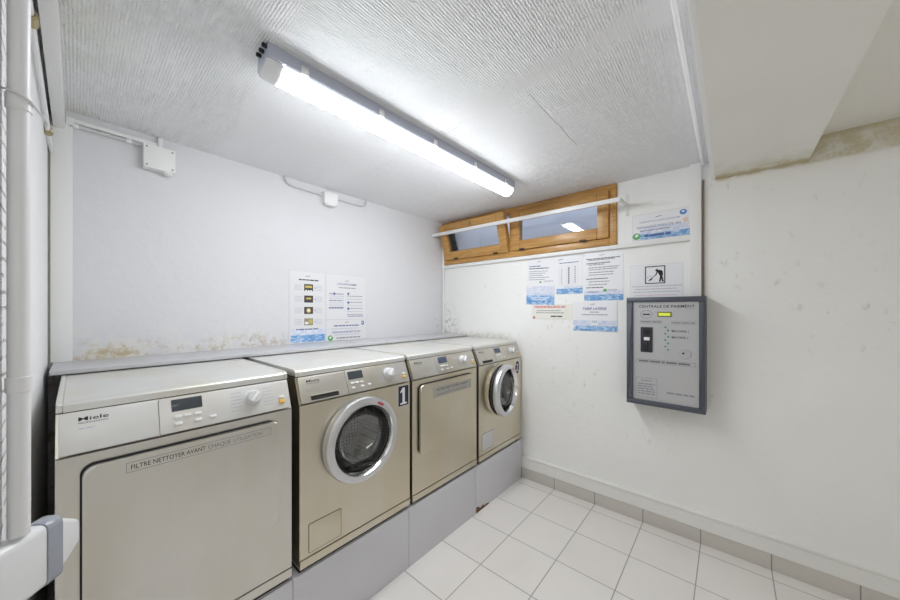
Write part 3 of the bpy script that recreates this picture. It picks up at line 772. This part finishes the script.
sheet('notice_sheet', 'largest white notice of dense text lines, rightmost of the three under the window', .820, .556, 1.484, 1.840, dC)
sheet('notice_sheet', 'small wide card with a red heading below the leftmost hung notice', 1.241, .906, 1.340, 1.460, dRed, PAPERC)
sheet('notice_sheet', 'price notice headed TARIF LAVERIE over a pale water print', .900, .595, 1.262, 1.476, dE, thick=.004)
sheet('notice_sheet', 'wide blue notice with a green check mark on the trim strip beside the window', .500, .183, 1.884, 2.056, dM)
sheet('pictogram_sign', 'white sign with a black pictogram of a person sweeping, above the payment box', .514, .219, 1.497, 1.716, dP, cat='sign', group=None)

# ------------------------------------------------------------------ posters on the back wall
def poster(label, x0, x1, z0, z1, draw):
    M = frame((0, 0, 0), (1, 0, 0), (0, 0, 1)); w_, h_ = x1 - x0, z1 - z0
    m = MB(); m.prism([(0, 0), (w_, 0), (w_, h_), (0, h_)], -.002, .0018, PAPERW, M); draw(m, M @ Matrix.Translation((0, 0, .0018)), w_, h_)
    m.outline(0, w_, 0, h_, .0012, INKL, M, .002)
    o = m.build('instruction_poster', smooth=False); o.location = (x0, YB, z0); return tag(o, label, 'poster', 'instruction posters behind the machines')
PH = simple('photo_dark', (.05, .045, .05), .4); PHY = simple('photo_yellow', (.55, .42, .10), .4); PHG = simple('photo_grey', (.30, .27, .20), .4)
def d1(m, M, w, h):
    m.rect(w * .04, w * .98, h * .015, h * .115, WATER, M, .0002); m.rect(w * .04, w * .98, h * .115, h * .19, WATERP, M, .0002)
    logo(m, M, w * .44, h * .93); m.words(w * .25, w * .80, h * .875, .008, INK, M, .0003, 1); m.words(w * .18, w * .8, h * .185, .008, INKB, M, .0004, 2)
    for k in range(4):
        y1 = h * (.825 - k * .160); y0 = y1 - h * .098; x0, x1 = w * .39, w * .635
        m.rect(x0, x1, y0, y1, PH if k < 3 else PHG, M, .0003)
        if k == 0: m.rect(x0 + .008, x1 - .008, y0 + .022, y1 - .010, PHY, M, .0004); [m.rect(x0 + .008 + j * .018, x0 + .020 + j * .018, y0, y0 + .008, PAPER, M, .0005) for j in range(3)]
        if k == 1: m.rect(x0 + .014, x1 - .014, y0 + .022, y1 - .014, PHY, M, .0004)
        if k == 2: m.disc((x0 + x1) / 2, (y0 + y1) / 2, .017, .017, PHY, M, .0004); m.disc((x0 + x1) / 2, (y0 + y1) / 2, .009, .009, PAPER, M, .0005)
        if k == 3: m.rect(x0 + .006, x0 + .03, y0 + .008, y0 + .025, PAPER, M, .0004); m.rect(x0 + .034, x1 - .006, y0 + .012, y1 - .008, PHY, M, .0004)
        for j in range(4): m.words(w * .14, w * .34, y0 + .006 + j * .011, .004, INKL, M, .0003, 10 * k + j); m.words(w * .70, w * .90, y0 + .006 + j * .011, .004, INKL, M, .0003, 40 + 10 * k + j)
        m.disc(w * .69, (y0 + y1) / 2, .004, .004, INKB, M, .0004, 8)
def d2(m, M, w, h):
    logo(m, M, w * .46, h * .86); m.text('CYCLE PROGRAMME', w * .5, h * .77, .015, INKB, M, .01, align='c', width=w * .48, w=.0004); m.words(w * .30, w * .72, h * .70, .007, INKG, M, .0003, 3)
    for k in range(7): m.words(w * .07, w * .42, h * (.26 + k * .05), .0055, INKL if k % 3 else INKB, M, .0003, k)
    for k in range(7): m.words(w * .50, w * .90, h * (.10 + k * .07), .0055, INKL if k % 2 else INKG, M, .0003, 30 + k)
    for y in (.58, .38, .24): m.disc(w * .53, h * y, .009, .011, INKB, M, .0004, 10)
    m.disc(w * .19, h * .57, .009, .011, INKB, M, .0004, 10); m.words(w * .06, w * .42, h * .24, .006, INKG, M, .0004, 61); m.words(w * .52, w * .92, h * .06, .006, INKB, M, .0004, 62)
def d3(m, M, w, h):
    logo(m, M, w * .46, h * .86); m.words(w * .18, w * .80, h * .68, .009, INKB, M, .0003, 1); m.words(w * .12, w * .78, h * .55, .006, INKL, M, .0003, 2)
    m.text('DEPANNAGE MOINS DE 24H', w * .14, h * .36, .015, INKB, M, .01, width=w * .70, w=.0004); m.words(w * .2, w * .82, h * .26, .006, INKL, M, .0004, 4); m.words(w * .24, w * .84, h * .09, .010, INKG, M, .0003, 5)
    m.disc(w * .10, h * .14, .021, .021, GREEN, M, .0004); m.disc(w * .10, h * .17, .010, .007, PAPER, M, .0005, 12, .6); m.disc(w * .90, h * .82, .014, .018, INKB, M, .0004); m.disc(w * .89, h * .83, .005, .008, PAPER, M, .0005)
poster('tall instruction poster with four small photos above the ledge', .936, 1.197, 1.184, 1.684, d1)
poster('upper right of the posters above the ledge, two columns of small symbols', 1.199, 1.545, 1.344, 1.684, d2)
poster('lower right of the posters above the ledge, green mark in its corner', 1.199, 1.545, 1.184, 1.342, d3)

# ------------------------------------------------------------------ conduits and boxes on the back wall
cd = thing('cable_trunking', 'white mini trunking running along the top of the back wall to a junction box', 'trunking', (-.03, YB, 2.25))
MB().box(0, .305, -.014, 0, .004, .022, PVC, .002).build('trunking_body', cd)
MB().tube([(.012, -.012, -.009), (.20, -.012, -.009), (.24, -.012, -.013)], .007, CABLE, 10).build('cable_run', cd)
for x in (.02, .19): MB().box(x, x + .018, -.022, 0, -.018, .0, PVC, .002).build('cable_clip', cd)
MB().box(.0, .025, -.022, 0, -.010, .020, PVC, .002).build('end_cap', cd)
MB().box(.306, .324, -.020, 0, -.012, .052, PVC, .002).build('riser', cd)
jb = thing('junction_box', 'large white square junction box at the left end of the back wall', 'junction box', (.28, YB, 2.126))
MB().box(-.062, .060, -.05, -.019, 0, .118, PVC, .004).build('cover', jb); MB().box(-.060, .058, -.02, .002, .002, .116, PVC).build('back_box', jb)
for dx, dz in ((-.05, .014), (.048, .104), (.048, .014), (-.05, .104)):
    MB().lathe([(.004, 0), (.004, .0015), (0, .002)], INKG, frame((dx, -.05, dz), (1, 0, 0), (0, 0, 1)), 10).build('screw', jb)
MB().lathe([(.022, 0), (.022, .010), (.015, .016), (0, .016)], PVC, Matrix.Translation((.034, -.026, .004)) @ Matrix.Rotation(PI, 4, 'X'), 18).build('cable_entry', jb)
def arc(p0, c, p1, n=8):
    return [tuple((1 - t) ** 2 * a + 2 * t * (1 - t) * b + t * t * d for a, b, d in zip(p0, c, p1)) for t in [k / n for k in range(n + 1)]]
yk = YB - .013
cb = MB().tube(arc((.907, yk, ZC), (.907, yk, 2.255), (.96, yk, 2.252)) + [(1.168, yk, 2.246)], .0065, CABLE).build('looped_cable')
tag(cb, 'white cable dropping from the ceiling into the small switch box', 'cable')
cb = MB().tube([(1.27, yk, 2.246), (1.47, yk, 2.246)] + arc((1.48, yk, 2.246), (1.54, yk, 2.248), (1.538, yk, ZC)), .0065, CABLE).build('looped_cable')
tag(cb, 'white cable curving from the small switch box up to the ceiling near the window', 'cable')
sb = thing('switch_box', 'small white connection box between two looped cables high on the back wall', 'box', (1.219, YB, 2.175))
MB().box(-.052, .052, -.045, 0, .012, .096, PVC, .005).build('cover', sb)
MB().lathe([(.040, 0), (.040, .010), (.032, .014), (0, .014)], PVC, Matrix.Translation((0, -.03, .014)) @ Matrix.Rotation(PI, 4, 'X') @ Matrix.Diagonal((1, .6, 1, 1)), 20).build('base_cap', sb)
# thin pipe in the far corner
tag(MB().tube([(XW - .014, YB - .014, 1.183), (XW - .014, YB - .014, 1.72), (XW - .014, YB - .014, 2.10)], .012, PVC, 12).build('corner_pipe'),
    'thin white pipe rising from the ledge in the far corner', 'pipe')

# ------------------------------------------------------------------ trunking and pipes beside the beam
tag(MB().box(-1.2, XW, .063, .080, 2.1865, ZC, PVCB, .0015).build('beam_trunking'), 'white trunking along the side of the ceiling beam', 'trunking')
tag(MB().tube([(-1.2, .121, ZC - .008), (XW - .002, .121, ZC - .008)], .0075, PVCB, 10).build('ceiling_cable'), 'white cable on the ceiling running parallel to the beam trunking', 'cable')
vt = thing('vertical_trunking', 'white vertical trunking from the ceiling down to the payment box', 'trunking', (XW, .155, 1.494))
MB().box(-.030, 0, -.028, .028, 0, ZC - 1.494, PVC, .003).build('trunking_body', vt)
br = MB().tube([(XW - .007, .118, 1.494), (XW - .007, .118, 2.20)], .005, BRONZE, 8).build('supply_pipe')
tag(br, 'thin brown pipe beside the vertical trunking above the payment box', 'pipe')

# ------------------------------------------------------------------ left wall: trunking, pipes, wrapped valve
tag(MB().box(-.066, -.032, -1.5, YB, 2.215, ZC, PVC, .003).build('ceiling_trunking'), 'white square trunking under the ceiling along the left wall', 'trunking')
tp = thing('slim_pipe', 'slim white pipe clamped along the top of the left wall', 'pipe', (-.071, 1.6, 2.108))
MB().tube([(0, -1.05, 0), (0, .45, .0), (0, .63, .0)], .007, PIPEW, 10).build('pipe_run', tp)
for yy in (-.34, .40):
    MB().lathe([(.0085, -.022), (.013, -.020), (.013, .020), (.0085, .022)], BRASS, Matrix.Translation((0, yy, 0)) @ Matrix.Rotation(PI / 2, 4, 'X'), 12).build('brass_clamp', tp)
pp = thing('vertical_pipe', 'thick white painted pipe standing against the left wall', 'pipe', (-.0625, .9, 1.035))
MB().tube([(0, 0, .0), (0, 0, .25), (0, 0, ZC - 1.045)], .0125, PIPEW, 24).build('pipe_body', pp)
for zz in (.252, .722): MB().lathe([(.0125, -.013), (.0145, -.012), (.0145, .012), (.0125, .013)], PIPEW, Matrix.Translation((0, 0, zz)), 24).build('coupling', pp)
cl = MB(); cl.tube([(-.017, -.004, .738), (-.012, -.014, .735), (0, -.018, .731), (.012, -.014, .726), (.028, .03, .715), (.028, .03, .700)], .0018, CABLE, 8)
cl.build('wire_clip', pp)
# wrapped valve at the pipe's foot, set at an angle to the wall
wv = thing('wrapped_valve', 'white plastic-wrapped pipe valve bound with grey tape at the left edge', 'valve', (-.089, .879, .918))
A = Matrix.Rotation(math.radians(51), 4, 'Z')
MYZ = Matrix(((0, 0, 1, 0), (1, 0, 0, 0), (0, 1, 0, 0), (0, 0, 0, 1)))
def ring(y0, y1, z0, z1, r): return rrect(y0, y1, z0, z1, r, 4)
body = MB(); body.prism(ring(-.018, .018, 0, .112, .012), -.03, .068, WRAP, A @ MYZ, .004, both=True); bo = body.build('wrapped_body', wv)
tb = MB(); tb.prism(ring(-.0195, .0195, -.0015, .1135, .0135), .067, .093, TAPE, A @ MYZ, .001, both=True); tb.build('tape_band', wv)
e0, e1 = ring(-.017, .017, .006, .108, .012), ring(-.010, .010, .030, .080, .009)
vs = [(.093, y, z) for y, z in e0] + [(.135, y, z) for y, z in e1]; n_ = len(e0)
tn = MB(); tn.add(vs, [(k, (k + 1) % n_, n_ + (k + 1) % n_, n_ + k) for k in range(n_)] + [tuple(range(n_, 2 * n_))], WRAP, A); tn.build('tapered_end', wv)

# ------------------------------------------------------------------ light
wd = bpy.data.worlds.new('sky'); S.world = wd; wd.use_nodes = True
bg = wd.node_tree.nodes['Background']; bg.inputs[0].default_value = (.66, .74, 1, 1); bg.inputs[1].default_value = 1.3

# unseen fill light added behind the camera, without a fixture, to lift the shade
la = bpy.data.lights.new('rear_fill_light', 'AREA'); la.shape = 'RECTANGLE'; la.size = 1.5; la.size_y = .7; la.energy = 8.5; la.color = (1, .985, .96)
lo = bpy.data.objects.new('rear_fill_light', la); COL.objects.link(lo); lo.location = (-.3, -1.05, ZC - .02)
# ------------------------------------------------------------------ camera
cam = bpy.data.cameras.new('camera'); co = bpy.data.objects.new('camera', cam); COL.objects.link(co)
cam.sensor_fit = 'HORIZONTAL'; cam.sensor_width = 36; cam.lens = 323.15 / 900 * 36
cam.shift_y = 10.74 / 900; cam.clip_start = .02
co.location = (0, 0, 1.41); co.rotation_euler = (PI / 2, 0, .7126 - PI / 2)
S.camera = co
S.view_settings.view_transform = 'Standard'; S.view_settings.look = 'None'; S.view_settings.gamma = 1; S.view_settings.use_curve_mapping = False
S.view_settings.exposure = 0.26
S.cycles.max_bounces = 14; S.cycles.diffuse_bounces = 10; S.cycles.glossy_bounces = 6; S.cycles.transparent_max_bounces = 12
S.cycles.sample_clamp_indirect = 6
